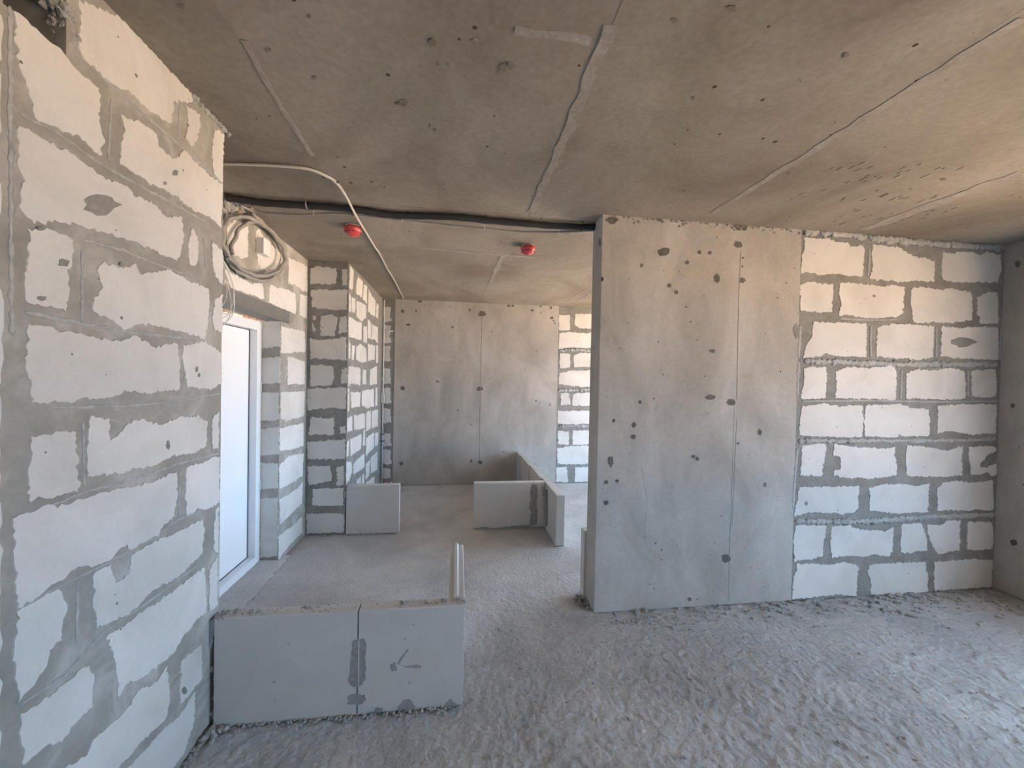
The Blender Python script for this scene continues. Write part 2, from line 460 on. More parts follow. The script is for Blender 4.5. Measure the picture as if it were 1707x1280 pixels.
blocks([
 [(262,0),(395,0),(520,155),(640,300),(660,335),(605,340),(575,340),(570,410),(545,400),(480,355),(420,300),(370,280),(320,235),(275,195),(258,160),(268,80)],
 [(615,350),(660,375),(665,410),(655,460),(635,490),(615,460),(625,400)],
 [(715,430),(748,450),(740,610),(710,575),(705,500)],
 [(40,35),(130,110),(210,180),(270,250),(325,295),(330,340),(325,400),(345,470),(330,520),(300,490),(250,450),(215,440),(110,390),(95,300),(60,230),(45,100)],
 [(400,380),(450,400),(520,450),(530,490),(575,530),(610,500),(700,590),(740,615),(735,760),(690,720),(640,700),(580,650),(540,630),(490,610),(440,575),(395,545),(400,480),(412,430)],
 [(150,470),(230,510),(330,585),(420,620),(440,650),(500,670),(550,720),(600,720),(610,780),(590,870),(500,830),(430,800),(330,770),(250,745),(190,740),(110,745),(65,700),(75,600),(60,560),(60,420),(90,430)],
 [(640,760),(655,790),(660,840),(650,890),(630,880),(625,830)],
 [(705,800),(740,840),(738,950),(715,920),(705,870)],
 [(85,760),(180,770),(240,800),(240,850),(220,910),(225,1000),(215,1040),(150,1020),(90,1010),(75,950),(90,880)],
 [(340,870),(390,890),(450,880),(460,910),(510,910),(560,900),(620,935),(690,960),(695,1000),(688,1090),(680,1130),(620,1110),(540,1090),(460,1080),(410,1100),(380,1070),(310,1040),(310,990),(340,960),(320,900)],
 [(715,1000),(740,980),(742,1110),(715,1100),(705,1060)],
 [(90,1080),(250,1110),(400,1140),(450,1120),(510,1156),(586,1144),(594,1200),(596,1300),(500,1310),(410,1300),(380,1320),(220,1340),(100,1344),(84,1220)],
 [(608,1150),(680,1136),(736,1180),(738,1280),(700,1300),(670,1296),(620,1286),(606,1200)],
], z1, 'X+', LX, wall_left, amp=.0035, step=.010, clip=(-9, 2.018, .0, H-.005))
blocks([
 [(95,240),(180,225),(235,225),(240,300),(235,370),(250,385),(240,415),(150,430),(85,440),(90,330)],
 [(280,175),(340,185),(340,260),(370,235),(400,200),(440,185),(500,205),(560,180),(620,175),(648,190),(645,270),(600,295),(540,300),(480,330),(430,340),(385,355),(340,360),(270,365),(268,280)],
 [(662,190),(684,160),(685,275),(665,280)],
 [(30,500),(130,460),(200,455),(240,440),(330,415),(400,400),(470,385),(550,350),(552,430),(545,490),(500,530),(495,550),(420,590),(380,585),(345,625),(290,650),(240,650),(190,690),(120,740),(50,780),(40,650)],
 [(585,335),(650,315),(687,300),(686,450),(640,470),(620,465),(585,490),(578,420)],
 [(50,790),(120,750),(185,720),(205,770),(190,830),(190,880),(150,910),(130,980),(100,1020),(50,1080),(40,950)],
 [(290,670),(345,640),(360,700),(400,670),(410,610),(480,570),(550,540),(630,500),(640,540),(630,610),(580,660),(540,690),(480,720),(440,760),(400,800),(330,830),(300,840),(290,760)],
 [(672,470),(684,460),(683,560),(681,610),(668,590)],
 [(60,1110),(160,1050),(240,980),(275,960),(290,1000),(285,1090),(230,1140),(190,1200),(130,1220),(70,1270),(60,1180)],
 [(330,870),(365,850),(430,800),(520,740),(600,680),(640,650),(645,790),(610,820),(570,870),(540,920),(480,970),(440,1000),(390,1020),(365,1070),(362,960),(345,900)],
 [(655,660),(680,620),(680,770),(655,790)],
 [(200,1280),(270,1240),(290,1190),(340,1150),(400,1090),(430,1040),(490,1010),(520,960),(530,1050),(520,1120),(480,1160),(420,1220),(370,1280),(330,1330),(230,1400)],
 [(565,950),(630,890),(632,1000),(590,1050),(565,1080)],
 [(390,1290),(450,1230),(520,1150),(560,1120),(610,1040),(605,1140),(570,1240),(540,1280),(480,1360)],
], z2, 'X+', LX, wall_left, amp=.0035, step=.010, clip=(-9, 2.018, .005, H-.005))
bond(wall_left, 'X+', LX, -2.9, 1.128, .02, 2.45, .255, .6)
for l in ([(280,195),(370,285),(480,380),(560,450),(640,520),(730,605)], [(60,375),(200,450),(340,550),(430,600),(560,670),(690,742)],
          [(372,330),(360,540)], [(275,800),(400,830),(520,880),(680,935)], [(275,830),(272,1075)], [(80,1040),(280,1080),(430,1106),(660,1132)],
          [(600,350),(595,470)], [(680,790),(685,890)]):
    bead(l, z1, 'X+', LX, .0055, wall_left, name='mortar_ridge', flat=.4, lump=.45)
for l in ([(150,150),(400,145),(560,130),(690,105)], [(130,470),(280,410),(430,370),(560,325),(690,292)], [(60,780),(190,710),(340,635),(500,540),(560,500),(640,470)],
          [(60,1085),(200,990),(330,850),(450,770),(620,645)], [(566,345),(560,490)], [(245,690),(240,890)], [(260,190),(265,400)]):
    bead(l, z2, 'X+', LX, .0048, wall_left, name='mortar_ridge', flat=.4, lump=.45)
bead([(17, 10), (18, 300), (20, 560)], None, 'X+', LX, .006, wall_left, name='mortar_ridge', flat=.35, lump=.5)
for x, y, a, b in [(167, 341, 30, 17), (290, 288, 5, 5), (273, 305, 3, 3), (103, 438, 9, 7), (200, 440, 3, 4), (66, 497, 8, 4), (303, 150, 0.1, .1), (65, 380, 7, 4), (305, 1151, 4, 6), (278, 742, 3, 7), (326, 616, 2, 5), (330, 625, 2, 4)]:
    if a > 1: patch(x, y, a, b, 'X+', LX, wall_left, t=.0055, name='mortar_scab', mat=M['mortar'])
# broken rim of the hole
rk = MB()
for k in range(90):
    t = rng.uniform(0, 1); a = onX(100+t*18+rng.uniform(0, 14), -10+t*88, LX)
    rk.rock((LX-abs(rng.normal(0, .03)), a[1], a[2]), rng.uniform(.005, .013), squash=1.2)
o = rk.build('broken_rim', M['mortar_light'], wall_left)
cr = MB()
for k in range(22):
    t = k/21; x, y = 322+t*54+rng.normal(0, 3), 150+t*68+rng.normal(0, 3)
    a = onX(x, y, LX); cr.rock((LX+.0, a[1], min(a[2], H-.012)), rng.uniform(.008, .02), squash=.8)
cr.build('mortar_crust', M['mortar_light'], wall_left)

# ------------------------------------------------------------------ door alcove
DX = -1.49
DY0, DY1, DZ = 2.70, 3.605, 2.05
wa = MB().box((-1.85, 2.02, 0), (DX, DY0, H)).box((-1.85, DY1, 0), (DX, 4.21, H)).box((-1.85, DY0, DZ), (DX, DY1, H)).box((-1.85, 1.95, 0), (-1.34, 2.021, H))
wall_alcove = wa.build('wall_alcove', M['mortar_pale'])
tag(wall_alcove, 'white block wall of the door recess with grey lintel', 'wall', kind='structure')
z6 = Z((340, 300), 5.335); z4 = Z((340, 480), 2.207); z3 = Z((340, 280), 4.0)
blocks([
 [(455,450),(490,445),(520,490),(600,580),(690,665),(690,740),(640,800),(560,800),(500,790),(470,720),(480,640),(460,560)],
 [(200,420),(260,360),(330,380),(390,420),(385,560),(385,680),(350,700),(270,670),(200,560)],
 [(750,690),(830,725),(915,770),(915,1000),(880,990),(800,930),(745,920)],
 [(585,930),(640,955),(740,970),(810,1010),(818,1150),(810,1195),(570,1090),(575,1010)],
 [(180,800),(300,860),(420,920),(520,920),(530,1060),(270,965),(180,920)],
 [(850,1010),(915,1035),(910,1230),(845,1200)],
], z6, 'X+', DX, wall_alcove, amp=.005, step=.014, clip=(2.03, 4.19, 0, 2.70))
blocks([
 [(282,140),(370,160),(372,235),(310,240),(282,240)], [(305,250),(370,270),(370,355),(305,355)], [(280,385),(370,380),(368,470),(300,490),(280,480)],
 [(278,515),(365,495),(365,580),(320,595),(278,600)], [(277,650),(310,620),(365,610),(362,690),(330,710),(277,740)],
 [(277,780),(340,740),(362,715),(360,790),(320,830),(280,870)], [(272,915),(330,870),(360,840),(362,900),(310,950),(272,1000)],
], z4, 'X+', DX, wall_alcove, amp=.005, step=.014, clip=(DY1+.004, 4.19, .005, 2.70))
# reveal of the door opening (faces the viewer)
blocks([
 [(206,110),(282,118),(282,215),(206,222)], [(206,258),(282,252),(282,350),(206,352)], [(206,385),(282,385),(282,482),(255,488),(206,486)],
 [(206,520),(282,512),(282,612),(206,615)], [(206,642),(282,645),(282,735),(206,740)], [(206,775),(282,772),(282,985),(206,990)],
], z4, 'Y-', DY1, wall_alcove, amp=.003, step=.014, clip=(-1.64, -1.494, .02, 2.04))
bond(wall_alcove, 'X+', DX, 2.03, DY0, .02, 2.70, .28, .6)
# steel lintel
a0, a1 = onX(371, 474, DX), onX(480.6, 521, DX)
lt = thing('steel_lintel', 'dark grey steel angle lintel above the white door', 'lintel', (DX, 3.1, 2.05))
box_part('lintel_face', (DX+.002, 2.42, 2.052), (DX+.012, 3.755, 2.15), M['steel'], lt)
box_part('lintel_flange', (DX-.12, 2.42, 2.046), (DX+.012, 3.755, 2.054), M['steel'], lt)
# door
dr = thing('door_1', 'white plastic door with pale panel under the steel lintel', 'door', (-1.63, 3.15, 0)); dr['kind'] = 'structure'
FX = -1.632
fm = MB()
y0, y1, zb, zt, fw = DY0+.01, DY1-.012, .018, 2.03, .072
fm.box((FX-.07, y0, zb), (FX, y0+fw, zt)).box((FX-.07, y1-fw, zb), (FX, y1, zt)).box((FX-.07, y0+fw, zt-fw), (FX, y1-fw, zt)).box((FX-.07, y0+fw, zb), (FX, y1-fw, zb+fw))
dfr = adopt(fm.build('frame', M['pvc']), dr)
sm = MB(); iy0, iy1, iz0, iz1 = y0+fw, y1-fw, zb+fw, zt-fw
s = .006
sm.box((FX-.066, iy0, iz0), (FX-.056, iy0+s, iz1)).box((FX-.066, iy1-s, iz0), (FX-.056, iy1, iz1)).box((FX-.066, iy0, iz1-s), (FX-.056, iy1, iz1)).box((FX-.066, iy0, iz0), (FX-.056, iy1, iz0+s))
adopt(sm.build('seal', M['seal']), dr)
box_part('panel', (FX-.085, iy0-.01, iz0-.01), (FX-.06, iy1+.01, iz1+.01), M['panel'], dr)
hd = MB().box((FX-.07, y1-.02, .62), (FX+.004, y1+.004, .70)).box((FX-.07, y1-.02, 1.45), (FX+.004, y1+.004, 1.53))
hd.build('hinge', M['pvc'], dfr)
# foam between frame and blocks, mortar threshold
fo = MB()
for k in range(30):
    fo.rock((FX-.008-rng.uniform(0, .02), y1+.006, .05+k*.066), rng.uniform(.008, .016), squash=1.6)
for k in range(16):
    fo.rock((FX+rng.uniform(-.02, .02), 2.9+k*.045, 2.036), rng.uniform(.008, .02), squash=.7)
o = fo.build('mounting_foam', M['foam']); adopt(o, dr)
th = MB()
prof = [(-1.72, .03), (-1.62, .028), (-1.52, .022), (-1.46, .012), (-1.43, -.002)]
ysl = np.linspace(DY0-.05, 3.72, 26); i0 = 0
for yy in ysl:
    for k, (xx, zz) in enumerate(prof):
        th.v.append((xx+(rng.normal(0, .012) if k > 2 else 0), yy, zz+rng.normal(0, .0015)))
n = len(prof)
for a in range(len(ysl)-1):
    for b in range(n-1): th.f.append((a*n+b, a*n+b+1, (a+1)*n+b+1, (a+1)*n+b))
ths = th.build('trim_1', M['floor'], None, True); tag(ths, 'grey mortar threshold along the foot of the white door', 'threshold', kind='structure')

# ------------------------------------------------------------------ block column beyond the door
KY, KX = 4.205, -1.105
wc = MB().box((-1.85, KY, 0), (KX, 6.3, H)).build('wall_column', M['mortar'])
tag(wc, 'white block column jutting out beyond the door', 'wall', kind='structure')
blocks([
 [(712,670),(770,655),(885,670),(880,770),(800,775),(708,770)], [(920,680),(958,680),(956,780),(920,785)], [(715,815),(760,810),(955,815),(953,940),(850,945),(720,930)],
 [(725,985),(745,985),(747,1008),(725,1010)], [(780,990),(850,975),(890,1000),(880,1060),(870,1120),(775,1115)], [(905,1000),(950,990),(950,1095),(895,1105)], [(725,1030),(750,1080),(725,1090)],
], z3, 'Y-', KY, wc, amp=.005, step=.018, clip=(-1.485, KX-.003, 0, 2.70))
blocks([
 [(390,185),(450,190),(525,180),(525,265),(440,260),(390,260)], [(392,285),(430,280),(475,290),(480,330),(470,360),(390,360)], [(508,300),(525,295),(525,350),(505,350)],
 [(380,370),(525,365),(520,445),(470,440),(380,450)], [(395,475),(480,480),(475,540),(385,540)], [(500,510),(520,505),(520,535),(500,535)],
 [(380,565),(520,555),(518,630),(380,630)], [(382,655),(465,655),(470,710),(385,725)], [(490,660),(515,655),(515,725),(490,725)],
 [(400,740),(500,735),(515,735),(515,800),(420,800),(400,800)], [(378,830),(515,830),(513,900),(378,903)],
], z4, 'Y-', KY, wc, amp=.005, step=.018, clip=(-1.485, KX-.003, .005, 2.70))
z5a = Z((560, 420), 6.4); z5b = Z((560, 600), 5.818)
blocks([
 [(150,150),(185,205),(175,400),(142,385)], [(235,260),(285,310),(275,490),(212,440),(220,300)], [(295,345),(330,370),(330,550),(285,500)],
 [(345,390),(380,470),(420,520),(415,690),(340,640)], [(430,550),(452,565),(445,710),(425,690)], [(137,440),(155,470),(155,640),(136,635)],
 [(165,480),(205,500),(200,650),(165,640)], [(215,530),(270,540),(320,570),(320,700),(270,740),(215,680)], [(134,690),(200,730),(270,750),(270,940),(134,900)],
 [(290,790),(328,800),(328,980),(290,960)], [(335,720),(370,750),(370,930),(335,920)], [(380,770),(445,800),(445,970),(410,930),(375,930)],
 [(133,930),(155,980),(150,1130),(133,1140)], [(170,990),(200,1000),(185,1150),(165,1150)], [(215,1010),(260,980),(320,1030),(325,1170),(270,1180),(215,1150)],
 [(340,980),(415,1000),(410,1150),(340,1160)], [(425,990),(447,1000),(445,1180),(425,1180)],
], z5a, 'X+', KX, wc, amp=.006, step=.025, clip=(KY+.004, 6.0, 0, 2.72))
blocks([
 [(122,60),(170,70),(235,80),(235,245),(140,235),(116,260)], [(258,85),(290,100),(290,235),(255,235)], [(330,90),(395,60),(395,230),(325,240)],
 [(113,280),(128,285),(125,490),(111,495)], [(140,305),(235,310),(230,450),(145,465)], [(250,300),(290,290),(365,280),(365,450),(300,470),(250,440)], [(382,270),(400,260),(400,440),(380,450)],
 [(108,570),(155,540),(155,680),(106,700)], [(172,540),(280,520),(280,660),(172,680)], [(292,510),(335,490),(335,660),(292,690)], [(347,495),(405,480),(405,640),(345,660)],
 [(100,790),(125,770),(122,930),(96,950)], [(135,770),(245,715),(240,860),(140,930)], [(262,690),(280,670),(278,830),(258,840)], [(290,760),(368,700),(365,850),(290,930)], [(378,710),(408,700),(405,820),(372,840)],
 [(90,1000),(145,985),(155,1080),(130,1160),(86,1220)], [(165,1000),(270,900),(275,1040),(220,1080),(165,1110)], [(285,1010),(325,970),(320,1120),(285,1160)], [(335,950),(400,890),(400,1060),(335,1100)],
 [(200,1160),(240,1130),(236,1290),(190,1310)], [(250,1120),(272,1100),(272,1240),(250,1260)], [(290,1190),(370,1130),(370,1230),(290,1290)],
], z5b, 'X+', KX, wc, amp=.006, step=.025, clip=(KY+.004, 6.0, .01, 2.72))

# ------------------------------------------------------------------ far wall
FY = 6.03
wf = MB().box((-.93, FY, 0), (1.52, FY+.25, H)).build('wall_far', M['concrete'])
tag(wf, 'weathered concrete wall at the far end with dark plugged holes', 'wall', kind='structure')
z5 = Z((620, 480), 3.369)
for x, y, a, b in [(268,75,14,7),(172,130,10,10),(248,128,6,6),(205,206,12,7),(452,219,7,6),(549,124,7,7),(618,145,20,15),(767,100,10,6),(791,100,7,6),(900,126,10,6),(947,104,6,5),(1005,110,7,7),(1010,168,10,7),(1020,185,5,5),(1027,199,5,5),(674,246,4,4),(368,525,10,6),(172,564,15,14),(605,566,20,14),(921,635,6,5),(482,687,5,5),(165,985,12,11),(557,972,7,10),(609,980,14,11),(740,919,6,3),(556,768,4,4),(948,140,4,4),(438,108,2,5),(1000,655,3,8)]:
    q = z5((x, y)); patch(q[0], q[1], a/3.369, b/3.369, 'Y-', FY, wf)
bead([(618,160),(610,560),(603,975)], z5, 'Y-', FY, .006, wf, name='formwork_seam', mat=M['seam'], flat=.5, lump=.1, step=.05)
wi = MB().box((1.52, FY+.004, 0), (RX2+.25, FY+.25, H)).build('wall_far_infill', M['mortar'])
tag(wi, 'white block infill at the far end beside the concrete wall', 'wall', kind='structure')
blocks([
 [(1048,150),(1110,150),(1112,235),(1048,235)], [(1140,145),(1290,150),(1290,230),(1170,225),(1140,210)], [(1048,255),(1120,245),(1180,255),(1290,250),(1290,335),(1100,335),(1048,345)],
 [(1055,365),(1112,370),(1112,445),(1055,450)], [(1135,380),(1170,365),(1290,370),(1290,440),(1135,445)], [(1050,480),(1110,465),(1280,460),(1280,550),(1165,555),(1050,540)],
 [(1060,590),(1105,590),(1115,655),(1058,660)], [(1132,595),(1280,580),(1280,660),(1125,660)], [(1045,690),(1280,690),(1280,760),(1130,765),(1045,765)],
 [(1045,800),(1105,805),(1105,880),(1045,875)], [(1128,800),(1280,795),(1280,870),(1170,880),(1128,880)], [(1040,900),(1090,890),(1280,885),(1280,985),(1100,990),(1040,985)],
 [(1035,1010),(1095,1005),(1100,1090),(1035,1090)], [(1140,1005),(1280,1005),(1280,1090),(1140,1095)],
], z5, 'Y-', FY+.004, wi, amp=.006, step=.03, clip=(1.53, 4.2, .005, 2.70))
bond(wi, 'Y-', FY+.004, 2.33, RX2, .01, 2.70, .295, .6)
for l in ([(1050,350),(1140,345),(1240,355)], [(1045,575),(1130,572),(1235,570)], [(1050,775),(1130,775),(1230,775)]):
    bead(l, z5, 'Y-', FY+.004, .022, wi, flat=.6, lump=.5)
wg = MB().box((-1.105, FY+.004, 0), (-.93, FY+.25, H)).build('wall_far_corner', M['mortar'])
tag(wg, 'narrow strip of white blocks in the far left corner', 'wall', kind='structure')
cz = [(105,190),(205,310),(325,410),(450,540),(560,650),(675,760),(815,890),(905,990),(1010,1070)]
blocks([[(52, a+4), (78, a), (104, a+6), (100, (a+b)/2), (108, b-3), (75, b), (52, b-5), (58, (a+b)/2)] for a, b in cz], z5, 'Y-', FY+.004, wg, amp=.007, step=.03, clip=(-1.095, -.935, .005, 2.7))

# ------------------------------------------------------------------ concrete pier and block infill facing the viewer
PY, PT = 2.63, .19
PX0, PX1 = .955, 2.467
wp = MB().box((PX0, PY, 0), (PX1, PY+PT, H)).build('wall_pier', M['concrete'])
tag(wp, 'broad concrete pier with dark plugged holes in the middle of the flat', 'wall', kind='structure')
zp = Z((960, 330), 1.7525)
for x, y, a, b in [(105,65,18,10),(243,60,8,8),(309,62,9,8),(390,66,7,6),(482,82,20,15),(563,82,8,7),(474,136,12,11),(258,158,18,13),(192,196,5,5),(325,188,6,6),(361,158,6,6),(391,160,6,6),(272,256,7,6),(293,275,6,6),(411,234,9,13),(486,240,9,8),(398,447,9,6),(393,582,14,7),(453,597,13,9),(187,596,5,5),(169,663,6,8),(167,697,8,7),(343,755,6,5),(354,761,5,6),(537,684,7,9),(552,838,5,7),(473,716,4,4),(438,1052,12,13),(102,770,8,15),(88,890,8,7),(88,830,6,6),(332,1172,6,5),(110,650,4,5),(486,200,3,3),(488,175,3,3),(120,826,5,5)]:
    q = zp((x, y)); patch(q[0], q[1], a/1.7525, b/1.7525, 'Y-', PY, wp)
for x, y, a, b in [(70,130,3,14),(77,236,3,7)]:
    q = zp((x, y)); patch(q[0], q[1], a/1.7525, b/1.7525, 'X-', PX0, wp)
bead([(482,150),(475,300),(470,590)], zp, 'Y-', PY, .004, wp, name='formwork_seam', mat=M['seam'], flat=.5, lump=.15, step=.04)
bead([(463,610),(458,780),(450,1000),(445,1180)], zp, 'Y-', PY, .003, wp, name='formwork_seam', mat=M['smear'], flat=.5, lump=.2, step=.04)
bead([(470,640),(464,780),(456,960)], zp, 'Y-', PY, .003, wp, name='formwork_seam', mat=M['seam'], flat=.5, lump=.2, step=.04)
bead([(190,780),(208,880),(200,1000)], zp, 'Y-', PY, .0018, wp, name='crack', mat=M['smear'], flat=.5, lump=.4, step=.03)
tp = MB()
for k in range(60):
    t = k/59; x, y = 1012+t*320+rng.normal(0, 2), 361+t*24+rng.normal(0, 4)
    a = onY(x, y, PY); tp.rock((a[0], PY+.002, min(a[2], H-.01)), rng.uniform(.006, .015), squash=.9)
tp.build('mortar_crust', M['seam'], wp)

wr = MB().box((PX1, PY+.004, 0), (RX+.25, PY+PT, H)).build('wall_infill', M['mortar'])
tag(wr, 'white block infill wall between concrete pier and right corner', 'wall', kind='structure')
zA = Z((1290, 350), 3.765); zB = Z((1290, 680), 3.765)
ROW1 = [
 [(190,175),(300,185),(340,180),(400,200),(460,205),(475,235),(555,215),(568,260),(560,330),(555,390),(560,420),(440,410),(390,400),(300,410),(230,395),(165,400),(175,300),(190,230)],
 [(615,215),(700,225),(780,235),(830,265),(900,300),(950,295),(1005,325),(1000,450),(900,445),(800,455),(730,440),(640,445),(600,430),(620,350),(610,280)],
 [(1055,270),(1110,275),(1160,265),(1240,265),(1290,285),(1340,260),(1420,285),(1425,380),(1400,455),(1300,455),(1200,455),(1120,455),(1060,440),(1050,350)],
]
kw = dict(amp=.0045, step=.014, clip=(PX1-.01, RX-.012, .004, 2.70), t=.0045)
blocks([
 [(165,470),(210,450),(280,460),(370,470),(365,550),(365,640),(270,645),(230,640),(165,630)],
 [(410,460),(520,460),(620,470),(680,480),(740,470),(820,490),(810,580),(805,650),(760,675),(620,680),(500,665),(400,660),(420,580),(405,530)],
 [(865,480),(960,490),(1040,500),(1110,490),(1230,515),(1240,560),(1245,640),(1240,690),(1120,710),(980,705),(870,710),(865,640),(855,560)],
 [(1275,545),(1340,515),(1400,520),(1405,600),(1405,710),(1290,715),(1290,680),(1270,640),(1275,590)],
 [(245,700),(350,710),(450,705),(580,715),(578,800),(580,925),(480,920),(400,920),(330,900),(270,920),(180,930),(200,850),(240,780)],
 [(645,740),(700,720),(850,715),(1000,725),(998,820),(1000,925),(900,945),(800,930),(730,930),(640,920),(640,830)],
 [(1050,730),(1150,740),(1260,730),(1400,735),(1405,830),(1405,940),(1300,935),(1180,930),(1110,925),(1045,920),(1050,830)],
 [(185,990),(260,985),(325,985),(330,1050),(325,1110),(325,1175),(250,1185),(165,1180),(185,1100)],
 [(385,1010),(470,985),(600,995),(740,970),(760,1000),(765,1080),(760,1190),(640,1185),(520,1185),(380,1180),(390,1100)],
 [(830,1020),(900,1000),(1000,1005),(1100,990),(1190,1010),(1200,1100),(1200,1185),(1100,1190),(1000,1185),(830,1185)],
 [(1240,1010),(1300,1000),(1390,1000),(1395,1080),(1390,1165),(1300,1180),(1240,1170)],
], zA, 'Y-', PY+.004, wr, **kw)
blocks(ROW1, zA, 'Y-', PY+.004, wr, **kw)
blocks([
 [(1337,676),(1372,672),(1400,678),(1437,674),(1438,700),(1436,727),(1400,728),(1360,727),(1332,724),(1333,700)],
 [(1443,676),(1500,673),(1520,680),(1548,682),(1549,700),(1547,726),(1500,727),(1470,729),(1441,727),(1440,700)],
 [(1563,676),(1600,674),(1660,674),(1659,700),(1660,722),(1620,725),(1580,718),(1562,722),(1562,700)],
], None, 'Y-', PY+.004, wr, **kw)
blocks([
 [(170,240),(250,225),(325,220),(320,300),(305,360),(300,425),(230,420),(165,425),(170,330)],
 [(375,225),(470,240),(560,245),(680,255),(760,245),(750,300),(765,340),(765,420),(690,430),(600,445),(540,435),(440,440),(370,420),(375,390),(415,385),(415,315),(372,300)],
 [(830,235),(930,240),(1020,255),(1090,270),(1150,240),(1185,240),(1175,300),(1180,420),(1100,430),(1000,430),(920,425),(830,425),(825,330)],
 [(1225,240),(1330,235),(1390,250),(1390,270),(1340,290),(1300,340),(1290,365),(1310,370),(1340,375),(1345,360),(1390,345),(1400,420),(1360,425),(1340,400),(1290,420),(1235,420),(1225,330)],
 [(155,500),(230,495),(340,490),(440,490),(535,490),(525,560),(525,630),(500,650),(430,670),(340,655),(240,655),(190,660),(125,675),(140,600)],
 [(595,500),(680,480),(800,475),(900,490),(975,475),(965,560),(965,650),(900,650),(830,660),(740,660),(650,645),(595,640),(600,570)],
 [(1025,500),(1060,465),(1150,455),(1250,465),(1365,450),(1370,540),(1375,600),(1370,640),(1280,635),(1200,645),(1100,640),(1020,640),(1025,570)],
 [(130,740),(230,735),(330,745),(320,800),(305,860),(300,930),(220,950),(125,960),(120,850)],
 [(360,740),(470,735),(540,765),(620,760),(690,775),(745,745),(745,830),(740,890),(720,930),(640,920),(560,935),(460,925),(365,940),(350,850)],
 [(800,730),(860,725),(920,725),(950,800),(965,890),(900,895),(860,910),(795,905),(795,820)],
 [(960,730),(1060,730),(1080,705),(1170,705),(1165,800),(1160,895),(1080,905),(1020,910),(990,870),(970,800)],
 [(1215,715),(1300,715),(1370,715),(1375,800),(1370,880),(1290,890),(1210,885),(1210,800)],
 [(145,975),(240,975),(340,985),(440,965),(530,985),(525,1050),(515,1180),(420,1170),(280,1180),(110,1200),(120,1080)],
 [(600,985),(700,975),(800,970),(945,960),(950,1010),(965,1050),(960,1160),(860,1170),(720,1170),(605,1175),(605,1080),(585,1030)],
 [(1005,960),(1120,955),(1240,945),(1370,955),(1365,1050),(1370,1120),(1200,1130),(1010,1150),(1000,1050)],
], zB, 'Y-', PY+.004, wr, **kw)
for l, r in (([(185,950),(450,955),(740,968),(1000,968),(1400,968)], .020), ([(175,1200),(600,1195),(1000,1205),(1400,1200)], .008),
             ([(180,140),(420,150),(620,175),(900,205),(1200,225),(1450,235)], .026), ([(605,725),(608,925)], .010), ([(800,1000),(795,1190)], .010),
             ([(165,720),(152,930)], .014), ([(152,950),(145,1170)], .014), ([(1428,740),(1420,940)], .012), ([(1020,730),(1018,925)], .009), ([(600,235),(590,420)], .010),
             ([(410,680),(600,690),(780,690)], .008), ([(1220,1010),(1218,1170)], .008)):
    bead(l, zA, 'Y-', PY+.004, r, wr, flat=.5, lump=.5 if r > .015 else .2)
for l, r in (([(150,205),(560,205),(1000,205),(1390,195)], .017), ([(130,710),(600,712),(1000,682),(1390,668)], .020), ([(145,250),(125,480),(118,640)], .013), ([(560,10),(550,170)], .005)):
    bead(l, zB, 'Y-', PY+.004, r, wr, flat=.5, lump=.5 if r > .015 else .2)
for x, y, a, b in [(1180,830,85,28),(140,760,22,50),(625,540,10,9)]:
    q = zA((x, y)); patch(q[0], q[1], a/3.765, b/3.765, 'Y-', PY+.004, wr, t=.006, name='mortar_scab', mat=M['mortar'])
for x, y, a, b in [(200,597,9,12),(785,172,6,8)]:
    q = zB((x, y)); patch(q[0], q[1], a/3.765, b/3.765, 'Y-', PY+.004, wr, t=.006, name='mortar_scab', mat=M['mortar'])

# ------------------------------------------------------------------ right wall with windows, back wall
wq = MB()
for (wx, y0, y1, z0, z1), (a, b) in zip(WINDOWS, ((-3.2, PY+PT), (PY+PT, 6.3))):
    wq.box((wx, a, 0), (wx+.25, y0, H)).box((wx, y1, 0), (wx+.25, b, H)).box((wx, y0, 0), (wx+.25, y1, z0)).box((wx, y0, z1), (wx+.25, y1, H))
wright = wq.build('wall_right', M['concrete'])
tag(wright, 'concrete wall at the right corner', 'wall', kind='structure')
patch(1697, 440, 5, 5, 'X-', RX, wright); patch(1688, 676, 4, 4, 'X-', RX, wright); patch(1690, 905, 6, 5, 'X-', RX, wright)
for i, (wx, y0, y1, z0, z1) in enumerate(WINDOWS):
    w = MB(); t = .06; n = 3
    w.box((wx+.08, y0, z0), (wx+.15, y1, z0+t)).box((wx+.08, y0, z1-t), (wx+.15, y1, z1))
    for k in range(n+1):
        yy = y0+(y1-y0-t)*k/n; w.box((wx+.08, yy, z0+t), (wx+.15, yy+t, z1-t))
    wo = w.build('window_%d' % (i+1), M['pvc']); tag(wo, 'white window frame in the right wall of the '+('front' if i == 0 else 'far')+' room', 'window', kind='structure')
wb = MB().box((-1.95, -3.25, 0), (RX+.25, -3.0, H)).build('wall_back', M['mortar'])
bond(wb, 'Y+', -3.0, -1.09, RX, .01, 2.72, .3, .6)
tag(wb, 'white block wall behind the viewer', 'wall', kind='structure')

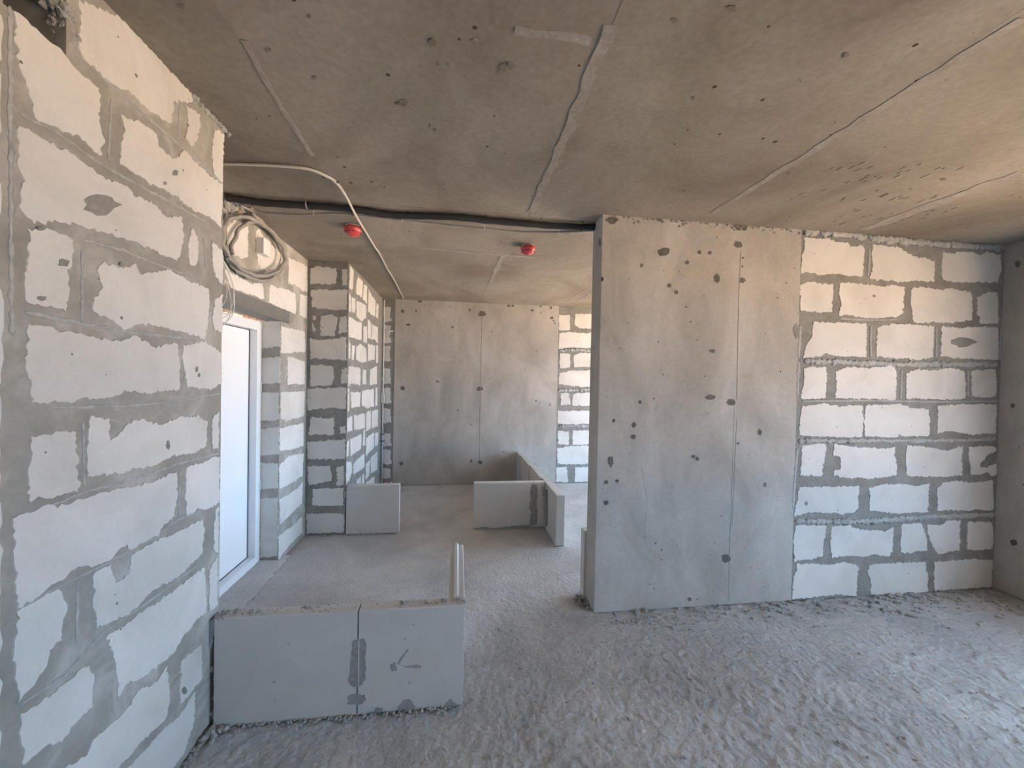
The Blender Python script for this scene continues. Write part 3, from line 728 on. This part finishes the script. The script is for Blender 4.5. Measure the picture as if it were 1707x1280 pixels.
# ------------------------------------------------------------------ low gypsum partitions
def tongue_block(name, a, b, axis, root, tongue=True, h=.49):
    """gypsum tongue-and-groove block: box with bevelled arrises and a low tongue on the top"""
    x0, y0 = a; x1, y1 = b; bv = .004
    mb = MB()
    prof = None
    w = (x1-x0) if axis == 'y' else (y1-y0)
    if tongue: prof = [(0, 0), (0, h-bv), (bv, h), (w*.30, h), (w*.36, h+.016), (w*.52, h+.016), (w*.64, h), (w-bv, h), (w, h-bv), (w, 0)]
    else: prof = [(0, 0), (0, h-bv), (bv, h), (w-bv, h), (w, h-bv), (w, 0)]
    n = len(prof)
    for e in (0, 1):
        for p, z in prof:
            mb.v.append((x0+p, (y0, y1)[e], z) if axis == 'y' else ((x0, x1)[e], y0+p, z))
    side = [(i, (i+1) % n, (i+1) % n+n, i+n) for i in range(n)]
    caps = [tuple(range(n)), tuple(range(2*n-1, n-1, -1))]
    mb.f = side+caps
    o = mb.build(name, M['gypsum'])
    import bmesh
    bm = bmesh.new(); bm.from_mesh(o.data); bmesh.ops.recalc_face_normals(bm, faces=bm.faces); bm.to_mesh(o.data); bm.free()
    return adopt(o, root)
# near partition
np_ = thing('low_partition', 'low grey gypsum partition butted against the left wall, cracked joint', 'partition', (-.5, 1.985, 0))
NY0, NY1 = 1.945, 2.02
b1 = tongue_block('gypsum_block', (-1.068, NY0), (-.450, NY1), 'x', np_, False, .492)
b2 = tongue_block('gypsum_block', (-.444, NY0), (.048, NY1), 'x', np_, False, .492)
b3 = tongue_block('gypsum_block', (-.030, NY1+.002), (.052, 2.66), 'y', np_, True, .49)
def surf(polys, kind, pos, root, name, mat, t=.002, amp=.003, step=.01, conv=None):
    place, pt = wall_frame(kind, pos)
    for poly in polys:
        p = [pt(*(conv(q) if conv else q)) for q in poly]
        adopt(prism(name, jag(p, step, amp), place, t, mat, None), root)
z7 = Z((300, 880), 3.2)
surf([[(925,600),(950,590),(985,590),(992,640),(985,700),(990,790),(975,830),(950,850),(915,835),(895,810),(912,770),(918,690)],
      [(905,890),(950,885),(985,890),(992,915),(975,935),(920,940),(892,935)],
      [(150,500),(185,480),(180,560),(165,640),(150,640)],
      [(1165,950),(1200,915),(1240,920),(1255,960),(1220,985),(1170,985)], [(1410,945),(1440,910),(1470,930),(1470,965),(1410,970)], [(1040,965),(1075,955),(1080,975),(1045,985)],
      [(1125,740),(1150,715),(1155,760),(1130,765)]], 'Y-', NY0, np_, 'mortar_smear', M['smear'], conv=z7)
surf([[(952,600),(957,600),(956,860),(952,860)]], 'Y-', NY0, np_, 'joint_mortar', M['gypsum_edge'], t=.003, amp=.0008, conv=z7)
surf([[(1158,720),(1185,680),(1215,645),(1220,650),(1195,685),(1170,725)], [(1150,725),(1210,738),(1265,728),(1285,735),(1280,748),(1210,745)]], 'Y-', NY0, np_, 'scuff', M['smear'], t=.0008, amp=.001, conv=z7)
for x, y, r in [(578,618,6), (502,820,6), (586,703,4), (505,918,5), (1245,513,6), (1200,590,6), (1280,740,10), (1225,825,7), (1130,735,10), (640,678,3), (845,515,4)]:
    q = z7((x, y)); place, pt = wall_frame('Y-', NY0)
    pts = [pt(q[0]+r/3.2*rng.uniform(.6, 1.1)*math.cos(a), q[1]+r/3.2*rng.uniform(.6, 1.1)*math.sin(a)) for a in np.linspace(0, 6.28, 9)[:-1]]
    if area2(pts) < 0: pts = pts[::-1]
    adopt(prism('stain_scab', pts, place, .0015, M['smear'], None), np_)
# mortar packing in the gap at the wall
gp = MB()
for k in range(30):
    gp.rock((LX+.011+rng.normal(0, .003), NY0+.012+rng.uniform(0, .05), rng.uniform(.0, .5)), rng.uniform(.006, .014), squash=1.5)
adopt(gp.build('joint_packing', M['mortar_light']), np_)
# near-right edge chips
ec = MB()
for k in range(40):
    ec.rock((.047, NY0+.003, rng.uniform(.02, .49)), rng.uniform(.002, .005), squash=1.4)
adopt(ec.build('chipped_edge', M['gypsum_edge']), np_)

# panel beside the column
p2 = thing('low_partition', 'short single pale gypsum panel joined to the block column', 'partition', (-.84, 4.23, 0))
tongue_block('gypsum_block', (-1.094, 4.19), (-.578, 4.27), 'x', p2, False, .49)
surf([[(573.5,820),(577,818),(577,829),(574,830)], [(594,892),(600,888),(604,891)]], 'Y-', 4.188, p2, 'mortar_smear', M['smear'], t=.004)

# long partition with cross piece
p3 = thing('low_partition', 'long pale gypsum partition running to the far concrete wall with a cross piece', 'partition', (.97, 4.9, 0))
yy = 3.73
for k, L in enumerate((.667, .667, .667, .31)):
    y2 = min(yy+L-.004, 6.03)
    xo = -.018*k
    tongue_block('gypsum_block', (.957+xo, yy), (1.037+xo, y2), 'y', p3, False, .485)
    yy += L
tongue_block('gypsum_block', (.188, 4.225), (.83, 4.305), 'x', p3, False, .487)
tongue_block('gypsum_block', (.836, 4.225), (.949, 4.305), 'x', p3, False, .487)
z6b = Z((560, 740), 3.556)
surf([[(1160,240),(1190,238),(1196,300),(1190,340),(1196,400),(1190,480),(1150,485),(1155,400),(1142,375),(1155,330),(1150,290)],
      [(815,500),(860,490),(940,500),(1050,485),(1150,480),(1150,495),(1000,505),(860,512),(815,512)], [(1222,260),(1230,255),(1230,310),(1224,310)]], 'Y-', 4.225, p3, 'mortar_smear', M['smear'], conv=z6b, amp=.004, step=.02)
surf([[(1114,105),(1120,110),(1120,200),(1114,195)], [(1244,270),(1250,275),(1249,480),(1244,490)]], 'X-', .957-.01, p3, 'mortar_smear', M['smear'], t=.004, conv=z6b, amp=.003, step=.04)
# stub behind the pier
p4 = thing('low_partition', 'pale gypsum stub tucked behind the concrete pier', 'partition', (1.1, 2.87, 0))
tongue_block('gypsum_block', (.94, PY+PT+.003), (1.55, PY+PT+.083), 'x', p4, False, .49)

# ------------------------------------------------------------------ cables and fittings
def ceil_path(pxs, zc): return catmull([onZ(x, y, zc if not isinstance(zc, list) else zc[i]) for i, (x, y) in enumerate(pxs)], 6)
bk = thing('cable_bundle', 'thick black sleeved cable bundle clipped along the ceiling', 'cable', (-.3, 2.8, 2.7))
path = ceil_path([(378,329),(410,334),(440,338),(500,342),(560,346),(610,352),(650,358),(700,360),(760,362),(820,368),(880,373),(930,377),(995,379)], 2.700)
adopt(MB().tube(path, [.023+.0015*math.sin(k*1.7) for k in range(len(path))], 10).build('sleeve', M['black'], None, True), bk)
for x, y in ((512,341),(809,367),(970,378)):
    c = onZ(x, y, 2.700); cl = MB()
    arc = [c+np.array([0, .026*math.cos(a), .026*math.sin(a)]) for a in np.linspace(math.pi*.9, math.pi*2.1, 9)]
    arc = [arc[0]+np.array([0, 0, .025])]+arc+[arc[-1]+np.array([0, 0, .025])]
    cl.tube(arc, .003, 6)
    adopt(cl.build('clip', M['zinc'] if x == 512 else M['black'], None, True), bk)
gc = thing('grey_cable', 'thin grey corrugated cable sagging below the black bundle', 'cable', (-.3, 2.9, 2.69))
path = ceil_path([(400,342),(420,351),(445,355),(500,358),(560,356),(620,362),(700,370),(760,377),(820,382),(860,386),(920,387),(970,385),(1000,383)], 2.688)
adopt(MB().tube(path, [.0085+.0008*(k % 2) for k in range(len(path))], 8).build('conduit', M['grey_cable'], None, True), gc)
for x, y in ((523,353),(671,364),(808,378),(933,385)):
    c = onZ(x, y, 2.688); adopt(MB().tube([c+np.array([0, 0, .038]), c+np.array([0, .003, .0]), c+np.array([0, -.004, -.022])], .0022, 5).build('cable_tie', M['box_white'], None, True), gc)
wc_ = thing('white_cable', 'thin off-white cable snaking along the ceiling seam past the detector', 'cable', (-.75, 3.5, 2.72))
zc = [2.717]*16; zc[6] = 2.676; zc[5] = 2.695; zc[7] = 2.695
path = ceil_path([(368,273),(440,275),(510,281),(545,294),(562,306),(576,326),(588,349),(600,371),(613,392),(625,412),(634,425),(645,447),(652,458),(658,468),(665,482),(673,498)], zc)
adopt(MB().tube(path, .0075, 7).build('cable', M['white_cable'], None, True), wc_)
for x, y in ((512,281),(562,303),(577,327),(603,377),(630,420),(654,460)):
    c = onZ(x, y, 2.72); adopt(MB().box(c-np.array([.012, .004, .006]), c+np.array([.012, .004, .003])).build('clip', M['concrete_dark']), wc_)

# coil on the alcove wall
co = thing('conduit_coil', 'coiled loop of grey corrugated conduit hanging on the alcove wall above the door', 'coil', (-1.42, 3.1, 2.3))
def wp3(q, X): p = z6(q); return onX(p[0], p[1], X)
l1 = [(405,240),(440,300),(500,365),(570,430),(640,505),(690,580),(716,660),(706,740),(660,800),(600,838),(520,850),(430,835),(350,800),(270,735),(215,670),(180,600),(165,510),(172,430),(205,365),(260,335),(330,325),(400,335),(470,365),(540,410)]
l2 = [(470,365),(540,410),(610,470),(680,560),(722,650),(720,720),(690,790),(640,850),(580,885),(510,895),(430,875),(360,845),(300,800),(260,740),(240,680),(250,590),(280,500),(330,420),(390,380),(450,372),(520,400)]
l3 = [(240,335),(195,370),(165,440),(158,520),(165,590),(200,650),(230,700),(250,760),(290,810),(340,835)]
for k, (l, X, r) in enumerate(((l1, -1.425, .0135), (l2, -1.452, .0125), (l3, -1.462, .010))):
    c = catmull([wp3(q, X) for q in l], 8)
    c = [p+np.array([.006*math.sin(i*.5+k), 0, 0]) for i, p in enumerate(c)]
    adopt(MB().tube(c, [r+.0009*(i % 2) for i in range(len(c))], 8).build('loop', M['grey_cable'], None, True), co)
for q in ((490,372),(205,685),(248,655)):
    c = wp3(q, -1.43); adopt(MB().tube([c+np.array([0, -.02, -.006]), c+np.array([.012, 0, 0]), c+np.array([0, .02, .006])], .003, 5).build('cable_tie', M['white_cable'] if q[0] == 490 else M['black'], None, True), co)
# broken opening where cables leave the alcove wall
hb = MB()
for k in range(46):
    x, y = rng.uniform(368, 402), rng.uniform(322, 352)
    a = onX(x, y, DX); hb.rock((DX+.008, a[1], min(a[2], H-.015)), rng.uniform(.012, .026), squash=1)
ho = hb.build('mortar_rubble', M['mortar_light'], wall_alcove)
fo2 = MB()
for k in range(8):
    a = onX(rng.uniform(398, 412), rng.uniform(342, 352), DX+.02); fo2.rock((DX+.02, a[1], a[2]), .014, squash=1)
fo2.build('foam_plug', M['foam'], wall_alcove)
# junction box
yb = onX(427, 410, DX)[1]; xb = onY(439.7, 410, yb)[0]; ye = onX(450.5, 412, xb)[1]
zt_ = onX(427, 395, DX)[2]; zb_ = onX(427, 421, DX)[2]
jb = thing('junction_box', 'small white square junction box on the alcove wall inside the conduit coil', 'junction box', (DX, (yb+ye)/2, zb_))
box_part('body', (DX, yb, zb_), (xb-.012, ye, zt_), M['box_white'], jb)
box_part('lid', (xb-.012, yb-.002, zb_-.002), (xb, ye+.002, zt_+.002), M['box_white'], jb)
# thin wires
tw = thing('wire_bundle', 'bundle of thin white wires looping down beside the door top', 'wire', (-1.42, 2.75, 1.95))
for k, l in enumerate(([(150,680),(215,790),(250,900),(268,1020),(268,1150),(230,1240),(150,1290)], [(150,720),(210,880),(225,1000),(240,1120),(220,1230),(150,1310)],
          [(160,760),(200,900),(235,1040),(235,1160),(200,1190),(150,1175)], [(150,700),(190,820),(205,960),(190,1070),(150,1130)], [(155,690),(230,850),(262,960),(255,1100),(210,1200),(150,1230)])):
    c = catmull([wp3(q, -1.42+.008*k) for q in l], 8); adopt(MB().tube(c, .0028, 5).build('wire', M['white_cable'] if k else M['box_white'], None, True), tw)

# smoke detectors
def detector(px, py, label):
    c = onZ(px, py, 2.695); x, y = c[0], c[1]
    t = thing('smoke_detector', label, 'smoke detector', (x, y, H), 'red smoke detectors on the ceiling')
    adopt(MB().lathe((x, y, H), [(.030, .003), (.052, .003), (.052, -.008), (.046, -.012)]).build('base', M['box_white'], None, True), t)
    cap = adopt(MB().lathe((x, y, H), [(.050, -.006), (.058, -.012), (.063, -.022), (.063, -.034), (.058, -.048), (.048, -.062), (.034, -.071), (.012, -.075), (.002, -.0755)]).build('dust_cap', M['red'], None, True), t)
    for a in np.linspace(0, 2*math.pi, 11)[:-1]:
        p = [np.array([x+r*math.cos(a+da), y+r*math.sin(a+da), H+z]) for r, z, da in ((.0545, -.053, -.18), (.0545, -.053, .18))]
        MB().tube([p[0], (p[0]+p[1])/2+np.array([.001*math.cos(a), .001*math.sin(a), 0]), p[1]], .0036, 5).build('slot_shade', M['slot_shade'], cap)  # solid bar on the cap, shade of an opening painted dark red
    rl = MB().lathe((x, y, H), [(.016, -.073), (.018, -.077), (.010, -.079), (.002, -.0795)], 14)
    rl.build('rim', M['red'], cap, True)
detector(588, 384, 'red capped smoke detector beside the white ceiling cable')
detector(880, 416, 'red capped smoke detector beside a bare ceiling seam, away from the white cable')

# riser pipe in the far corner
rp = thing('riser_pipe', 'thin white riser pipe with grey lower sleeve in the far left corner', 'pipe', (-1.07, 5.97, 0))
px_, py_ = -1.076, 5.985
adopt(MB().tube([(px_, py_, .5), (px_, py_, 1.5), (px_, py_, 2.66), (px_-.0, py_+.01, 2.70)], .009, 8).build('pipe', M['pipe'], None, True), rp)
adopt(MB().tube([(px_, py_, 0), (px_, py_, .55), (px_, py_, .85)], .015, 10).build('sleeve', M['pipe_grey'], None, True), rp)
for z in (.66, .76):
    adopt(MB().tube([(px_-.03, py_-.01, z), (px_, py_-.02, z), (px_+.035, py_-.01, z)], .008, 6).build('clamp', M['seal'], None, True), rp)
box_part('coupling', (px_-.02, py_-.02, 1.22), (px_+.022, py_+.02, 1.34), M['pipe'], rp)
for z in (2.29, 2.06, 1.83):
    bead([(626, 0), (652, 0)], (lambda q, z=z: (q[0], 0)), 'Y-', FY, .001, wg) if False else None
hp = onY(640, 552, FY)
rs = MB().tube([(-1.10, FY-.012, hp[2]), (-.95, FY-.012, hp[2]+.004)], .008, 7).build('pipe_stub', M['pipe'], None, True)
tag(rs, 'short white horizontal pipe stub in the far left corner', 'pipe')
# crumpled pink thing behind the short panel
cz_ = onY(649, 806.5, 4.6)
rg = MB()
for dx, dz, r in ((-.03, 0, .03), (.02, .004, .03), (.05, -.01, .026), (-.06, -.02, .025), (0, -.05, .05)):
    rg.rock((cz_[0]+dx, 4.6, cz_[2]-.012+dz), r, squash=1)
rg.box((cz_[0]-.07, 4.56, 0), (cz_[0]+.07, 4.64, cz_[2]-.04))
rgo = rg.build('plastic_bag', M['rag']); tag(rgo, 'crumpled pink plastic bag peeking over the short gypsum panel', 'bag')

# ------------------------------------------------------------------ crumbs
def crumbs(name, pts, label, mat=None):
    mb = MB()
    for x, y, z, r in pts: mb.rock((x, y, z), r, squash=.7)
    o = mb.build(name, mat or M['crumb']); tag(o, label, 'rubble', kind='stuff'); return o
P = []
for k in range(520):                       # along the pier and infill
    x = rng.uniform(1.02, 4.2); y = PY-abs(rng.normal(0, .10))-.005
    P.append((x, y, rng.uniform(0, .004), abs(rng.normal(0, .006))+.002))
for k in range(420):
    P.append((rng.uniform(.1, 4.1), rng.uniform(.8, 2.55), .001, abs(rng.normal(0, .0035))+.0015))
for k in range(120):
    P.append((rng.uniform(2.9, 4.2), PY-abs(rng.normal(0, .25)), .003, abs(rng.normal(0, .008))+.002))
crumbs('floor_crumbs', P, 'scattered mortar crumbs over the screed along the wall foot')
P = [(rng.uniform(-1.05, .05), NY0-abs(rng.normal(0, .018)), .003, rng.uniform(.003, .010)) for k in range(170)]
P += [(LX+.02+abs(rng.normal(0, .03)), NY0-.01-abs(rng.normal(0, .04)), .008, rng.uniform(.006, .020)) for k in range(40)]
P += [(LX+.005+abs(rng.normal(0, .012)), rng.uniform(1.2, 1.95), .004, rng.uniform(.004, .012)) for k in range(90)]
crumbs('partition_crumbs', P, 'mortar crumbs piled at the foot of the near gypsum partition')
P = [(rng.uniform(-1.05, .04), rng.uniform(NY0+.01, NY1-.005), .493, rng.uniform(.002, .006)) for k in range(70)]
P += [(c+rng.normal(0, .025), rng.uniform(NY0+.015, NY1-.01), .495, rng.uniform(.004, .009)) for c in (-.99, -.9, -.7, -.25, -.16, -.05, .02) for k in range(9)]
P += [(-1.05+rng.normal(0, .012), rng.uniform(NY0, NY1), .49, rng.uniform(.006, .012)) for k in range(16)]
crumbs('ledge_crumbs', P, 'dry mortar crumbs lying on top of the near gypsum partition')
P = [(.93+rng.normal(0, .03), 2.78+rng.normal(0, .07), .006, rng.uniform(.006, .018)) for k in range(40)]
crumbs('pier_crumbs', P, 'small heap of mortar crumbs at the end of the concrete pier', M['mortar'])
P = [(rng.uniform(-1.4, -.6), 4.17+rng.normal(0, .012), .004, rng.uniform(.004, .012)) for k in range(60)]
crumbs('panel_crumbs', P, 'line of crumbs at the foot of the block column and short gypsum panel')
P = [(rng.uniform(.2, .9), 4.205+rng.normal(0, .008), .004, rng.uniform(.003, .009)) for k in range(60)]
crumbs('cross_piece_crumbs', P, 'line of crumbs at the foot of the gypsum cross piece')
